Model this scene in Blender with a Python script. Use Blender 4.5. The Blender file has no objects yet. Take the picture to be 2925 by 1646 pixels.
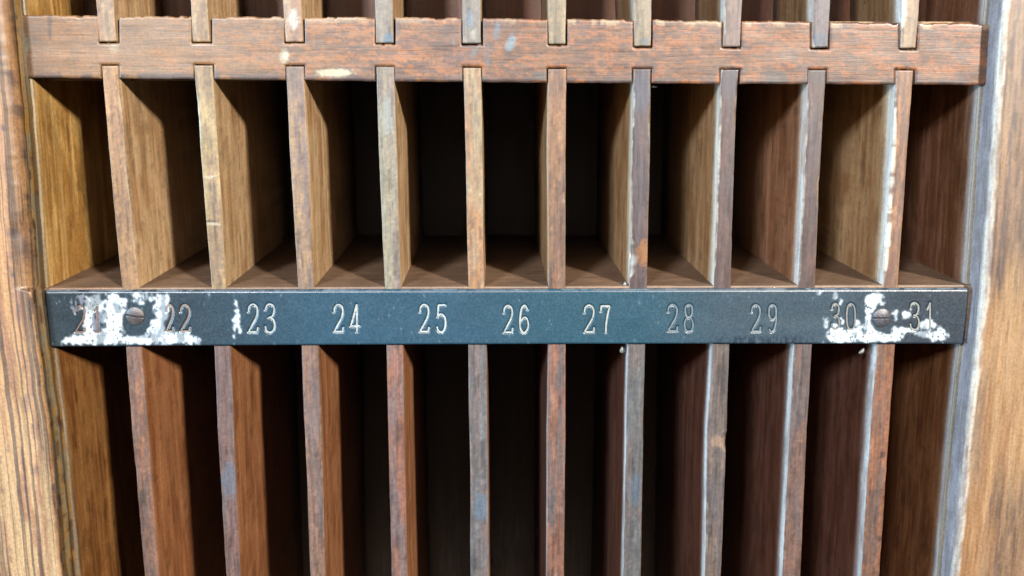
import bpy, math, random
import numpy as np
from mathutils import Matrix, Vector

S = bpy.context.scene
# ------------------------------------------------------------------ camera
EYE = 0.30                                   # eye height above the foot of the rack
F = 3032.0 / 2925.0
PITCH = math.atan(613.0 / 3032.0)
YAW = math.atan(54.5 / math.hypot(3032.0, 613.0))
ROT = Matrix.Rotation(-YAW, 3, 'Z') @ Matrix.Rotation(math.pi / 2 - PITCH, 3, 'X')
CAM = Vector((0, -0.376, EYE))
cd = bpy.data.cameras.new('camera')
cam = bpy.data.objects.new('camera', cd)
S.collection.objects.link(cam)
cam.matrix_world = Matrix.Translation(CAM) @ ROT.to_4x4()
cd.sensor_width = 36
cd.lens = 36 * F
cd.clip_start = 0.01
cd.clip_end = 50
cd.dof.use_dof = True
cd.dof.focus_distance = 0.383
cd.dof.aperture_fstop = 13
S.camera = cam

# ------------------------------------------------------------------ world and lamps
W = bpy.data.worlds.new('World')
S.world = W
W.use_nodes = True
nt = W.node_tree
bg = nt.nodes['Background']
tc = nt.nodes.new('ShaderNodeTexCoord')
sx = nt.nodes.new('ShaderNodeSeparateXYZ')
rp = nt.nodes.new('ShaderNodeValToRGB')
mr = nt.nodes.new('ShaderNodeMapRange')
nt.links.new(tc.outputs['Generated'], sx.inputs[0])
nt.links.new(sx.outputs['Z'], mr.inputs['Value'])
mr.inputs['From Min'].default_value = -1
mr.inputs['From Max'].default_value = 1
nt.links.new(mr.outputs[0], rp.inputs[0])
rp.color_ramp.elements[0].color = (0.66, 0.60, 0.60, 1)
rp.color_ramp.elements[1].color = (0.60, 0.60, 0.62, 1)
nt.links.new(rp.outputs[0], bg.inputs['Color'])
bg.inputs['Strength'].default_value = 0.045

def lamp(name, loc, target, size, power, col, sy=None):
    d = bpy.data.lights.new(name, 'AREA')
    d.energy = power
    d.color = col
    d.shape = 'RECTANGLE'
    d.size = size
    d.size_y = sy or size
    o = bpy.data.objects.new(name, d)
    S.collection.objects.link(o)
    o.location = loc
    o.rotation_euler = (Vector(target) - Vector(loc)).to_track_quat('-Z', 'Y').to_euler()
    return o
MID = (0, 0, 0.20)
lamp('window_key', (0.80, -1.50, 0.20 + 0.72), MID, 0.12, 122, (1.0, 0.93, 0.83))
lamp('window_side', (-1.75, -0.62, 0.42), MID, 0.60, 108, (0.45, 0.73, 1.0), 0.9)
lamp('window_fill', (-0.60, -1.60, 1.00), MID, 0.24, 78, (0.92, 0.95, 1.0))

S.view_settings.view_transform = 'Standard'
S.view_settings.look = 'None'
S.view_settings.exposure = 0
S.view_settings.gamma = 1
S.view_settings.use_curve_mapping = False

# ------------------------------------------------------------------ helpers
def P(px, py, Y=0.0):
    """point of the rack at depth Y seen at picture position px, py (measured on the 2925 px wide photo)"""
    d = ROT @ Vector(((px - 1462.5) / 3032.0, -(py - 823.0) / 3032.0, -1.0))
    t = (Y - CAM.y) / d.y
    p = CAM + d * t
    return p.x, p.z

def PV(px, py, Y=0.0):
    px = np.asarray(px, float); py = np.asarray(py, float)
    M = np.array(ROT)
    v = np.stack([(px - 1462.5) / 3032.0, -(py - 823.0) / 3032.0, -np.ones_like(px)], -1)
    d = v @ M.T
    t = (Y - CAM.y) / d[..., 1]
    return CAM.x + d[..., 0] * t, CAM.z + d[..., 2] * t

def hsh(ix, iy, s):
    n = (ix.astype(np.int64) * 374761393 + iy.astype(np.int64) * 668265263 + s * 974634777) & 0xffffffff
    n = ((n ^ (n >> 13)) * 1274126177) & 0xffffffff
    n = n ^ (n >> 16)
    return (n & 0xffff) / 65535.0

def vn(x, y, s=0):
    x = np.asarray(x, float); y = np.asarray(y, float)
    x, y = np.broadcast_arrays(x, y)
    ix = np.floor(x); iy = np.floor(y)
    fx = x - ix; fy = y - iy
    fx = fx * fx * (3 - 2 * fx); fy = fy * fy * (3 - 2 * fy)
    a = hsh(ix, iy, s); b = hsh(ix + 1, iy, s); c = hsh(ix, iy + 1, s); d = hsh(ix + 1, iy + 1, s)
    return (a + (b - a) * fx) * (1 - fy) + (c + (d - c) * fx) * fy

def fbm(x, y, s=0, o=4):
    r = 0; a = 0.5; t = 0
    for k in range(o):
        r = r + a * vn(x * 2 ** k, y * 2 ** k, s + 17 * k); t += a; a *= 0.55
    return r / t

def sst(x, a, b):
    t = np.clip((x - a) / (b - a), 0, 1)
    return t * t * (3 - 2 * t)

def lin(r, g, b):
    return np.array([((c / 255 + 0.055) / 1.055) ** 2.4 if c > 10 else c / 255 / 12.92 for c in (r, g, b)])

def mix(a, b, t):
    t = np.asarray(t)[..., None]
    return a * (1 - t) + b * t

def mesh_obj(name, verts, faces, cols, mat, parent, smooth=True, label=None, loc=None):
    me = bpy.data.meshes.new(name)
    me.from_pydata([tuple(map(float, v)) for v in verts], [], faces)
    me.materials.append(mat)
    ca = me.color_attributes.new('Col', 'FLOAT_COLOR', 'POINT')
    c = np.ones((len(verts), 4), np.float32)
    c[:, :cols.shape[1]] = cols
    ca.data.foreach_set('color', c.ravel())
    la = me.attributes.new('Loc', 'FLOAT_VECTOR', 'POINT')
    la.data.foreach_set('vector', np.asarray(verts if loc is None else loc, np.float32).ravel())
    if smooth:
        me.polygons.foreach_set('use_smooth', [True] * len(me.polygons))
    me.update()
    o = bpy.data.objects.new(name, me)
    S.collection.objects.link(o)
    o.parent = parent
    if label:
        o['label'] = label
    return o

def loft(name, pts, cols, mat, parent, label=None, ref=None):
    """pts (R,C,3): rows of a closed ring; end caps closed"""
    R, C = pts.shape[:2]
    faces = []
    for j in range(R - 1):
        for i in range(C):
            k = (i + 1) % C
            faces.append((j * C + i, j * C + k, (j + 1) * C + k, (j + 1) * C + i))
    faces.append(tuple(range(C - 1, -1, -1)))
    faces.append(tuple((R - 1) * C + i for i in range(C)))
    o = mesh_obj(name, pts.reshape(-1, 3), faces, cols.reshape(R * C, -1), mat, parent, True, label,
                 None if ref is None else (pts - np.stack([ref, ref * 0, ref * 0], -1)[:, None, :] + np.array([ref[0], 0, 0])).reshape(-1, 3))
    return o

# ------------------------------------------------------------------ materials
def wood(name, sc, rough=(0.34, 0.6), contrast=0.5, bump=0.35, spec=0.5, streak=None, fine=0.2, pore=0.4):
    m = bpy.data.materials.new(name)
    m.use_nodes = True
    t = m.node_tree; N = t.nodes; L = t.links
    b = N['Principled BSDF']
    at = N.new('ShaderNodeAttribute'); at.attribute_name = 'Col'
    co = N.new('ShaderNodeAttribute'); co.attribute_name = 'Loc'
    def noise(scale, detail=4, rough_=0.6, dist=0.0):
        mp = N.new('ShaderNodeMapping'); mp.inputs['Scale'].default_value = scale
        L.new(co.outputs['Vector'], mp.inputs['Vector'])
        n = N.new('ShaderNodeTexNoise'); n.inputs['Scale'].default_value = 1
        n.inputs['Detail'].default_value = detail; n.inputs['Roughness'].default_value = rough_
        n.inputs['Distortion'].default_value = dist
        L.new(mp.outputs[0], n.inputs['Vector'])
        return n.outputs['Fac']
    def rng(s, a, b_, c, d, smooth=False):
        r = N.new('ShaderNodeMapRange')
        if smooth: r.interpolation_type = 'SMOOTHSTEP'
        for k, v in zip(('From Min', 'From Max', 'To Min', 'To Max'), (a, b_, c, d)):
            r.inputs[k].default_value = v
        L.new(s, r.inputs['Value']); return r.outputs[0]
    def mul(c, f):
        v = N.new('ShaderNodeVectorMath'); v.operation = 'SCALE'
        L.new(c, v.inputs[0]); L.new(f, v.inputs['Scale']); return v.outputs[0]
    g1 = noise(sc, 5, 0.65, 0.3)
    g2 = noise((900, 900, 900), 3, 0.7)
    g3 = noise(tuple(s * 0.3 for s in sc), 3, 0.5, 0.6)
    c = mul(at.outputs['Color'], rng(g1, 0.32, 0.68, 1 - contrast, 1 + contrast * 0.7))
    c = mul(c, rng(g2, 0.35, 0.65, 1 - fine, 1 + fine))
    c = mul(c, rng(g3, 0.35, 0.65, 0.84, 1.14))
    # dark pores along the grain, browner than the wood around them
    pore = rng(noise(tuple(s * 0.75 for s in sc), 2, 0.5), 0.60, 0.70, 0, pore, True)
    mx = N.new('ShaderNodeMix'); mx.data_type = 'RGBA'
    L.new(pore, mx.inputs['Factor']); L.new(c, mx.inputs['A'])
    dk = N.new('ShaderNodeVectorMath'); dk.operation = 'MULTIPLY'
    L.new(c, dk.inputs[0]); dk.inputs[1].default_value = (0.42, 0.38, 0.42)
    L.new(dk.outputs[0], mx.inputs['B'])
    out = mx.outputs['Result']
    h = g1
    if streak:
        s1 = noise(streak, 2, 0.45, 0.25)
        f = rng(s1, 0.50, 0.60, 0, 0.8, True)
        m2 = N.new('ShaderNodeMix'); m2.data_type = 'RGBA'
        L.new(f, m2.inputs['Factor']); L.new(out, m2.inputs['A'])
        d2 = N.new('ShaderNodeVectorMath'); d2.operation = 'MULTIPLY'
        L.new(out, d2.inputs[0]); d2.inputs[1].default_value = (0.20, 0.22, 0.30)
        L.new(d2.outputs[0], m2.inputs['B'])
        out = m2.outputs['Result']
    L.new(out, b.inputs['Base Color'])
    L.new(rng(g1, 0.3, 0.7, rough[0], rough[1]), b.inputs['Roughness'])
    b.inputs['Specular IOR Level'].default_value = spec
    bp = N.new('ShaderNodeBump'); bp.inputs['Strength'].default_value = bump
    bp.inputs['Distance'].default_value = 0.0004
    L.new(h, bp.inputs['Height']); L.new(bp.outputs[0], b.inputs['Normal'])
    return m

M_V = wood('aged_wood_vertical', (1000, 650, 60), contrast=0.15, fine=0.16, pore=0.4, bump=0.2)
M_H = wood('aged_wood_horizontal', (50, 400, 1000), contrast=0.10, fine=0.16, pore=0.5, bump=0.18)
M_ST = wood('streaked_pine', (900, 600, 40), contrast=0.14, streak=(640, 300, 6), bump=0.3)
M_FL = wood('shelf_wood', (90, 700, 700), rough=(0.5, 0.75), contrast=0.3)

def plain(name, rough, metallic=0.0, spec=0.5, bump=0.0, noise_amt=0.12, nscale=1500):
    m = bpy.data.materials.new(name); m.use_nodes = True
    t = m.node_tree; N = t.nodes; L = t.links; b = N['Principled BSDF']
    at = N.new('ShaderNodeAttribute'); at.attribute_name = 'Col'
    co = N.new('ShaderNodeTexCoord')
    n = N.new('ShaderNodeTexNoise'); n.inputs['Scale'].default_value = nscale
    n.inputs['Detail'].default_value = 5; n.inputs['Roughness'].default_value = 0.7
    L.new(co.outputs['Object'], n.inputs['Vector'])
    r = N.new('ShaderNodeMapRange')
    for k, v in zip(('From Min', 'From Max', 'To Min', 'To Max'), (0.3, 0.7, 1 - noise_amt, 1 + noise_amt)):
        r.inputs[k].default_value = v
    L.new(n.outputs['Fac'], r.inputs['Value'])
    v = N.new('ShaderNodeVectorMath'); v.operation = 'SCALE'
    L.new(at.outputs['Color'], v.inputs[0]); L.new(r.outputs[0], v.inputs['Scale'])
    L.new(v.outputs[0], b.inputs['Base Color'])
    r2 = N.new('ShaderNodeMapRange')
    for k, q in zip(('From Min', 'From Max', 'To Min', 'To Max'), (0.3, 0.7, rough - 0.08, rough + 0.12)):
        r2.inputs[k].default_value = q
    L.new(n.outputs['Fac'], r2.inputs['Value']); L.new(r2.outputs[0], b.inputs['Roughness'])
    b.inputs['Metallic'].default_value = metallic
    b.inputs['Specular IOR Level'].default_value = spec
    if bump:
        bp = N.new('ShaderNodeBump'); bp.inputs['Strength'].default_value = bump
        bp.inputs['Distance'].default_value = 0.0002
        L.new(n.outputs['Fac'], bp.inputs['Height']); L.new(bp.outputs[0], b.inputs['Normal'])
    return m
M_PL = plain('painted_metal', 0.34, bump=0.12, noise_amt=0.07)
M_INK = plain('numeral_paint', 0.6)
M_SC = plain('steel_screw', 0.42, metallic=0.2, bump=0.4)
M_DR = plain('paint_drip', 0.4)

# ------------------------------------------------------------------ the rack
rack = bpy.data.objects.new('pigeonhole_rack', None)
S.collection.objects.link(rack)
rack['label'] = 'old wooden pigeonhole rack with worn dividers and a numbered blue metal strip, 21 to 31'
rack['category'] = 'pigeonhole rack'

D_UP, D_LO = 0.054, 0.125
TAN = lin(180, 148, 110); RED = lin(146, 96, 60); PALE = lin(245, 226, 190)
DARK = lin(92, 66, 62); PURP = lin(120, 100, 112)
K = 0.19                                     # what a well lit front face needs to sit at its measured tone
KS = 0.64

def divider(row, idx, spec, ytop, ybot, D, front, alt, side, side2, cl, cr, wl, wr, seed, chips=(), paint=(), label=None, Y0=0.0, dens=0.5, lit_strip=0.0):
    """spec: (y, left, right) on the front face; cl/cr chamfer mm, wl/wr edge paleness, wear and painted glint"""
    ys = np.array([s[0] for s in spec], float)
    XL, ZL = PV([s[1] for s in spec], ys, Y0)
    XR, ZR = PV([s[2] for s in spec], ys, Y0)
    z1 = P(spec[0][1], ytop, Y0)[1]; z0 = P(spec[0][1], ybot, Y0)[1]
    n = max(12, int(abs(z1 - z0) / 0.0005))
    z = np.linspace(z0, z1, n)
    def ext(Z, X):
        o = np.argsort(Z); Zs, Xs = Z[o], X[o]
        a = (Xs[1] - Xs[0]) / (Zs[1] - Zs[0]); c = (Xs[-1] - Xs[-2]) / (Zs[-1] - Zs[-2])
        r = np.interp(z, Zs, Xs)
        r = np.where(z < Zs[0], Xs[0] + a * (z - Zs[0]), r)
        return np.where(z > Zs[-1], Xs[-1] + c * (z - Zs[-1]), r)
    xl = ext(ZL, XL); xr = ext(ZR, XR)
    zz = z * 1000
    xl = xl + (fbm(zz / 30, seed, seed, 2) - 0.5) * 0.0004 + (fbm(zz / 2.5, seed, seed + 50) - 0.5) * 0.00012
    xr = xr + (fbm(zz / 30, seed + 9, seed + 3, 2) - 0.5) * 0.0004 + (fbm(zz / 2.5, seed, seed + 51) - 0.5) * 0.00012
    ccl = (0.12 + cl * sst(fbm(zz / 9, 1.5, seed + 5, 5), 0.25, 0.75) * 1.3) * 1e-3
    ccr = (0.12 + cr * sst(fbm(zz / 9, 4.5, seed + 6, 5), 0.25, 0.75) * 1.3) * 1e-3
    for (yc, hl, sz, sd) in chips:
        zc = P(spec[0][1], yc, Y0)[1]; h = hl / 8060.0
        w = np.clip(1 - ((z - zc) / h) ** 2, 0, 1) ** 0.6 * sz * 1e-3 * (0.86 + 0.28 * vn(zz * 0.5, 0, seed))
        if sd == 'l': ccl = np.maximum(ccl, w)
        else: ccr = np.maximum(ccr, w)
    wid = xr - xl                                # slat thickness
    ccl = np.minimum(ccl, wid * 0.75); ccr = np.minimum(ccr, wid - ccl - 0.0006)
    ccr = np.maximum(ccr, 0.00008)
    prof = []                                     # (x, y, kind)
    one = np.ones(n)
    ysd = sorted({D, D * 0.8} | {round(float(q), 5) for q in np.linspace(0.0135, min(0.066, D * 0.75), 20)}, reverse=True)
    for y in ysd + [0.010, 0.0075, 0.0055, 0.003]:
        prof.append((xl, y * one, 0))
    prof.append((xl, ccl * 0.9 + 0.0001, 0))
    prof.append((xl + ccl * 0.18, ccl * 0.35 , 1))
    prof.append((xl + ccl * 0.55, ccl * 0.12, 1))
    a = xl + ccl; b = xr - ccr
    for k in range(7):
        prof.append((a + (b - a) * k / 6, 0 * one, 2))
    prof.append((xr - ccr * 0.55, ccr * 0.12, 3))
    prof.append((xr - ccr * 0.18, ccr * 0.35, 3))
    prof.append((xr, ccr * 0.9 + 0.0001, 4))
    for y in [0.003, 0.006, 0.009] + ysd[::-1]:
        prof.append((xr, y * one, 4))
    C = len(prof)
    pts = np.zeros((n, C, 3)); cols = np.zeros((n, C, 3))
    for i, (x, y, kd) in enumerate(prof):
        zj = z + (0 if kd in (0, 4) else 0)
        dz = (fbm(x * 1500, zz / 2.5, seed + 2) - 0.5) * (0.00004 if kd == 2 else 0.00003)
        pts[:, i, 0] = x; pts[:, i, 1] = Y0 + y + dz; pts[:, i, 2] = z
        xx = x * 1000; yy = y * 1000
        if kd == 2:
            m = sst(fbm(xx / 2.2, zz / 20, seed + 11, 5), 0.36, 0.60)
            c = mix(front * one[:, None], alt, m)
            mq = sst(fbm(xx / 0.7, zz / 1.4, seed + 14, 3), 0.42, 0.62)
            c = mix(c * np.array([1.1, 1.06, 0.98]), c * np.array([0.80, 0.80, 0.86]), mq * 0.8)
            m2 = sst(fbm(xx / 1.1, zz / 9, seed + 12, 4), 0.62 - 0.08 * dens, 0.70)
            c = mix(c, c * 0.62, m2)
            m3 = sst(fbm(xx / 1.2, zz / 6, seed + 13, 3), 0.64, 0.74)
            c = mix(c, c * 1.35, m3)
            e = np.minimum(x - a, b - x) * 1000
        elif kd in (0, 4):
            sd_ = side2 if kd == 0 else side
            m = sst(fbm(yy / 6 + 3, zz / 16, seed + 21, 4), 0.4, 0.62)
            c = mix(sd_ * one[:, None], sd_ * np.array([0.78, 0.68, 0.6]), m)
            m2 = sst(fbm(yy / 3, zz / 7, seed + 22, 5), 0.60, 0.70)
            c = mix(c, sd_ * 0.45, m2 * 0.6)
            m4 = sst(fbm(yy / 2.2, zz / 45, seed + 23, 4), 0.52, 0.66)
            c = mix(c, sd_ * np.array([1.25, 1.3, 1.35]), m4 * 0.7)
            if kd == 0 and lit_strip > 0:
                g_ = (1 - sst(yy, 3.5, 9.0)) * lit_strip * (0.45 + 0.5 * sst(fbm(yy / 2, zz / 18, seed + 24, 5), 0.30, 0.60))  # side-light strip painted into the left face as paler grey near the front
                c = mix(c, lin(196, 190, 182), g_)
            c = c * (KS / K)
        else:
            w = wl if kd == 1 else wr
            cc = ccl if kd == 1 else ccr
            c = mix(side * one[:, None] * 0.5 + front * 0.5, lin(232, 220, 196) * (0.8 + 0.6 * (w > 0.95)) + side * 0.5, w * sst(cc * 1000, 0.25, 0.8) * sst(fbm(zz / 3.5, 7.7, seed + 31, 4), 0.38, 0.6))  # worn edge, with the left edge glint painted in as pale colour
        for (px, py, rx, ry, col, st) in paint:
            X, Z = P(px, py, Y0)
            if kd in (1, 2, 3):
                d = np.sqrt(((x - X) / (rx / 8060)) ** 2 + ((z - Z) / (ry / 8060)) ** 2) + (fbm(xx * 1.5, zz * 1.5, seed + 40) - 0.5) * 0.8
                c = mix(c, col, (1 - sst(d, 0.7, 1.1)) * st)
        cols[:, i] = c * K
    o = loft('divider', pts, cols, M_V, rack, label, (xl + xr) / 2)
    return o

# top row: y, left, right of the front face
top = [
 [(0, 274, 324), (119, 284, 334)], [(0, 543, 592), (120, 550, 599.5)], [(0, 808, 860), (120, 815, 864.5)],
 [(0, 1070, 1122), (123, 1074.5, 1124)], [(0, 1321, 1373), (124, 1322, 1374)], [(0, 1565, 1618), (126, 1568, 1615)],
 [(0, 1808, 1862), (132, 1813, 1859)], [(0, 2069, 2119), (134, 2065, 2113)], [(0, 2324, 2372), (136, 2320, 2366)],
 [(0, 2575, 2627), (138, 2572, 2616)]]
mid = [
 [(190, 290, 337), (420, 310, 359), (820, 349, 397)], [(190, 555, 607), (420, 572, 624), (820, 605, 646)],
 [(190, 817, 867), (420, 827, 879), (820, 851.5, 896)], [(190, 1074.5, 1125), (420, 1082, 1132.5), (820, 1099, 1145.5)],
 [(190, 1324, 1374), (420, 1329, 1377), (820, 1338, 1384)], [(190, 1567, 1616), (420, 1565.5, 1617), (820, 1568, 1615.5)],
 [(190, 1810, 1859.5), (420, 1804, 1856.5), (820, 1798, 1848)], [(190, 2061, 2111), (420, 2051, 2098), (820, 2038, 2087)],
 [(190, 2312, 2360), (420, 2299, 2346), (820, 2280, 2328)], [(190, 2561.5, 2611), (420, 2549, 2593), (820, 2523, 2564)]]
low = [
 [(990, 359, 405.5), (1220, 376.5, 424), (1640, 413, 456)], [(990, 612.5, 659), (1220, 621, 668), (1640, 646, 688)],
 [(990, 862, 910), (1220, 870, 919), (1640, 887, 930)], [(990, 1104, 1152), (1220, 1109, 1155), (1640, 1119, 1166)],
 [(990, 1338, 1390), (1220, 1341, 1394), (1640, 1345, 1397)], [(990, 1567, 1615.5), (1220, 1564, 1615), (1640, 1562.5, 1612)],
 [(990, 1795, 1843.5), (1220, 1789, 1837), (1640, 1780, 1830.5)], [(990, 2036, 2084), (1220, 2022, 2076.6), (1640, 2013, 2059)],
 [(990, 2270, 2320), (1220, 2256, 2305), (1640, 2235, 2286)], [(990, 2507, 2556), (1220, 2488, 2540), (1640, 2460, 2512)]]
BLUE = lin(120, 165, 200)
WHITE = lin(250, 245, 230)
tf = [((218, 184, 142), (196, 150, 112)), ((208, 176, 130), (188, 148, 104)), ((214, 180, 146), (196, 150, 118)),
      ((172, 160, 144), (160, 140, 124)), ((176, 174, 164), (160, 150, 140)), ((188, 166, 128), (160, 140, 112)),
      ((180, 162, 132), (164, 142, 116)), ((152, 124, 112), (136, 112, 108)), ((124, 110, 116), (112, 96, 104)),
      ((190, 164, 130), (160, 124, 96))]
mf = [((206, 160, 122), (186, 142, 110)), ((206, 178, 140), (172, 142, 120)), ((190, 160, 132), (146, 128, 130)),
      ((168, 166, 156), (150, 140, 142)), ((178, 164, 144), (184, 142, 112)), ((178, 132, 98), (150, 116, 104)),
      ((112, 84, 84), (100, 86, 98)), ((104, 86, 92), (112, 84, 82)), ((112, 84, 82), (106, 90, 96)),
      ((172, 128, 94), (136, 104, 92))]
lf = [((172, 130, 112), (142, 122, 122)), ((140, 126, 136), (140, 114, 116)), ((140, 126, 134), (160, 132, 124)),
      ((170, 124, 112), (138, 124, 136)), ((138, 132, 144), (120, 130, 148)), ((164, 122, 110), (124, 118, 130)),
      ((124, 120, 132), (110, 120, 136)), ((134, 124, 126), (116, 114, 126)), ((140, 112, 108), (118, 110, 122)),
      ((168, 118, 92), (130, 108, 106))]
toplab = ['tan', 'pale yellow tan', 'pale worn', 'grey with a blue smear', 'pale grey', 'tan grey', 'light brown', 'brown', 'dark purple brown', 'pale worn']
paints_top = {2: [(838, 55, 14, 30, WHITE, 0.9)], 3: [(1110, 108, 16, 14, BLUE * 0.8, 0.8)], 4: [(1340, 55, 10, 28, BLUE * 1.1, 0.5), (1352, 100, 8, 16, WHITE, 0.5)],
              9: [(2582, 20, 10, 60, WHITE, 1.0)], 6: [(1842, 118, 10, 12, BLUE * 0.5, 0.7)], 8: [(2345, 112, 26, 20, BLUE * 0.4, 0.6)]}
for i in range(10):
    f, a = tf[i]
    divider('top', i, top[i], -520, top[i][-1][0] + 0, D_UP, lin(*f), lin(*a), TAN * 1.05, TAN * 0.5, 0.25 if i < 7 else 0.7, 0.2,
            0.5 if i < 7 else 0.9, 0.3, 100 + i * 7, paint=paints_top.get(i, ()), lit_strip=[0, 0, 0, 0, 0, .5, .6, .8, .8, .9][i], label=toplab[i] + ' divider ending above the cross rail', dens=0.2)
midlab = ['splintered tan divider', 'pale divider with small cross cuts', 'tan divider with grey stains', 'whitish grey divider',
          'pale grey and tan divider', 'orange brown divider', 'dark divider with an orange chip near its foot',
          'dark divider with a pale bare left edge', 'dark brown divider with a pale left edge', 'tan brown divider with a bright white left edge']
mchips = {0: [(470, 120, 1.6, 'r'), (640, 90, 1.2, 'r'), (260, 60, 1.3, 'r')], 1: [(330, 90, 0.9, 'l')], 3: [(600, 60, 0.7, 'l')],
          5: [(560, 20, 1.0, 'r')],  6: [(735, 62, 3.0, 'l'), (350, 60, 1.0, 'r')],
          7: [(470, 120, 1.1, 'l'), (640, 120, 1.0, 'l'), (330, 70, 0.9, 'l'), (300, 80, 1.0, 'r')],
          8: [(360, 90, 1.0, 'l'), (560, 160, 0.9, 'l'), (540, 50, 1.1, 'r')],
          9: [(480, 190, 1.8, 'l'), (660, 150, 1.9, 'l'), (330, 60, 1.0, 'l')]}
mpaint = {0: [(381, 600, 3, 40, DARK * 0.25, 0.9), (372, 520, 6, 60, lin(120, 84, 76), 0.7)], 1: [(598, 505, 22, 4, PALE, 0.9), (604, 640, 22, 5, PALE, 0.9), (602, 632, 22, 3, DARK * 0.5, 0.7)],
          6: [(1838, 725, 18, 44, lin(190, 124, 66), 1.0), (1833, 260, 26, 60, lin(92, 96, 112), 0.8)],
          7: [(2086, 230, 26, 60, lin(98, 92, 104), 0.7)], 3: [(1105, 330, 16, 60, lin(190, 195, 190), 0.7)],
          8: [(2335, 215, 26, 34, lin(96, 80, 80), 0.8)]}
for i in range(10):
    f, a = [(min(245, c_[0] * (1.0 if i < 2 else 1.04) * up_), c_[1] * up_, c_[2] * (0.90 if i < 6 else 0.96) * up_) for up_ in [[1.1, 1.08, 1.08, 1.08, 1.08, 1.02, .96, .96, .98, 1.04][i]] for c_ in mf[i]]
    big = i >= 6
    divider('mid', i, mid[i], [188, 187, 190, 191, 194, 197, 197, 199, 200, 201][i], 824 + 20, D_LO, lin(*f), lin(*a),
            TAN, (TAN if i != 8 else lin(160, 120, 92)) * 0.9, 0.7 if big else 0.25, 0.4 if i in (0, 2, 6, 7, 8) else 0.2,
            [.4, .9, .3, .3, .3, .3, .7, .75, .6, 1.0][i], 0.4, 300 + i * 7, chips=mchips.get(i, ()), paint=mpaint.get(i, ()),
            lit_strip=[0, 0, 0, 0, 0, .4, .5, .7, .8, .9][i], label=midlab[i] + ' above the numbered strip', dens=0.2 if i < 5 else 0.5)
lowlab = ['brown divider with grey stains', 'grey mauve divider', 'grey mauve divider', 'pinkish brown divider', 'blue grey divider with chipped left edge',
          'brown and blue grey divider', 'blue grey divider with a bluish left edge', 'grey divider with a splintered notch', 'mauve brown divider', 'brown divider with a bluish left edge']
lchips = {0: [(1355, 40, 0.9, 'l')], 4: [(1080, 60, 0.7, 'l'), (1270, 60, 0.8, 'l')], 7: [(1262, 30, 2.4, 'r'), (1500, 100, 1.2, 'l')], 2: [(1200, 300, 0.9, 'r')]}
lpaint = {7: [(2050, 1262, 22, 20, lin(196, 164, 140), 0.9)], 3: [(1128, 1040, 12, 50, lin(196, 136, 116), 0.8)],
          9: [(2520, 1300, 8, 14, DARK * 0.4, 0.7), (2512, 1540, 10, 12, DARK * 0.5, 0.7)], 4: [(1375, 1450, 22, 50, lin(120, 145, 170), 0.7)],
          6: [(1815, 1400, 20, 60, lin(110, 135, 155), 0.6)], 1: [(655, 1370, 24, 60, lin(125, 142, 160), 0.6)]}
for i in range(10):
    f, a = [(c_[0] * 1.05, c_[1] * 0.98, c_[2] * 0.88) for c_ in lf[i]]
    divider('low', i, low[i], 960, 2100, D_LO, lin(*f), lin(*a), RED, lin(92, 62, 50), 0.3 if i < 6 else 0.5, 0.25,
            0.4, 0.25, 500 + i * 7, chips=lchips.get(i, ()), paint=lpaint.get(i, ()), lit_strip=[0, 0, 0, 0, .5, .8, .95, .95, .95, .95][i], label=lowlab[i] + ' below the numbered strip', dens=0.4)

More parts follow.
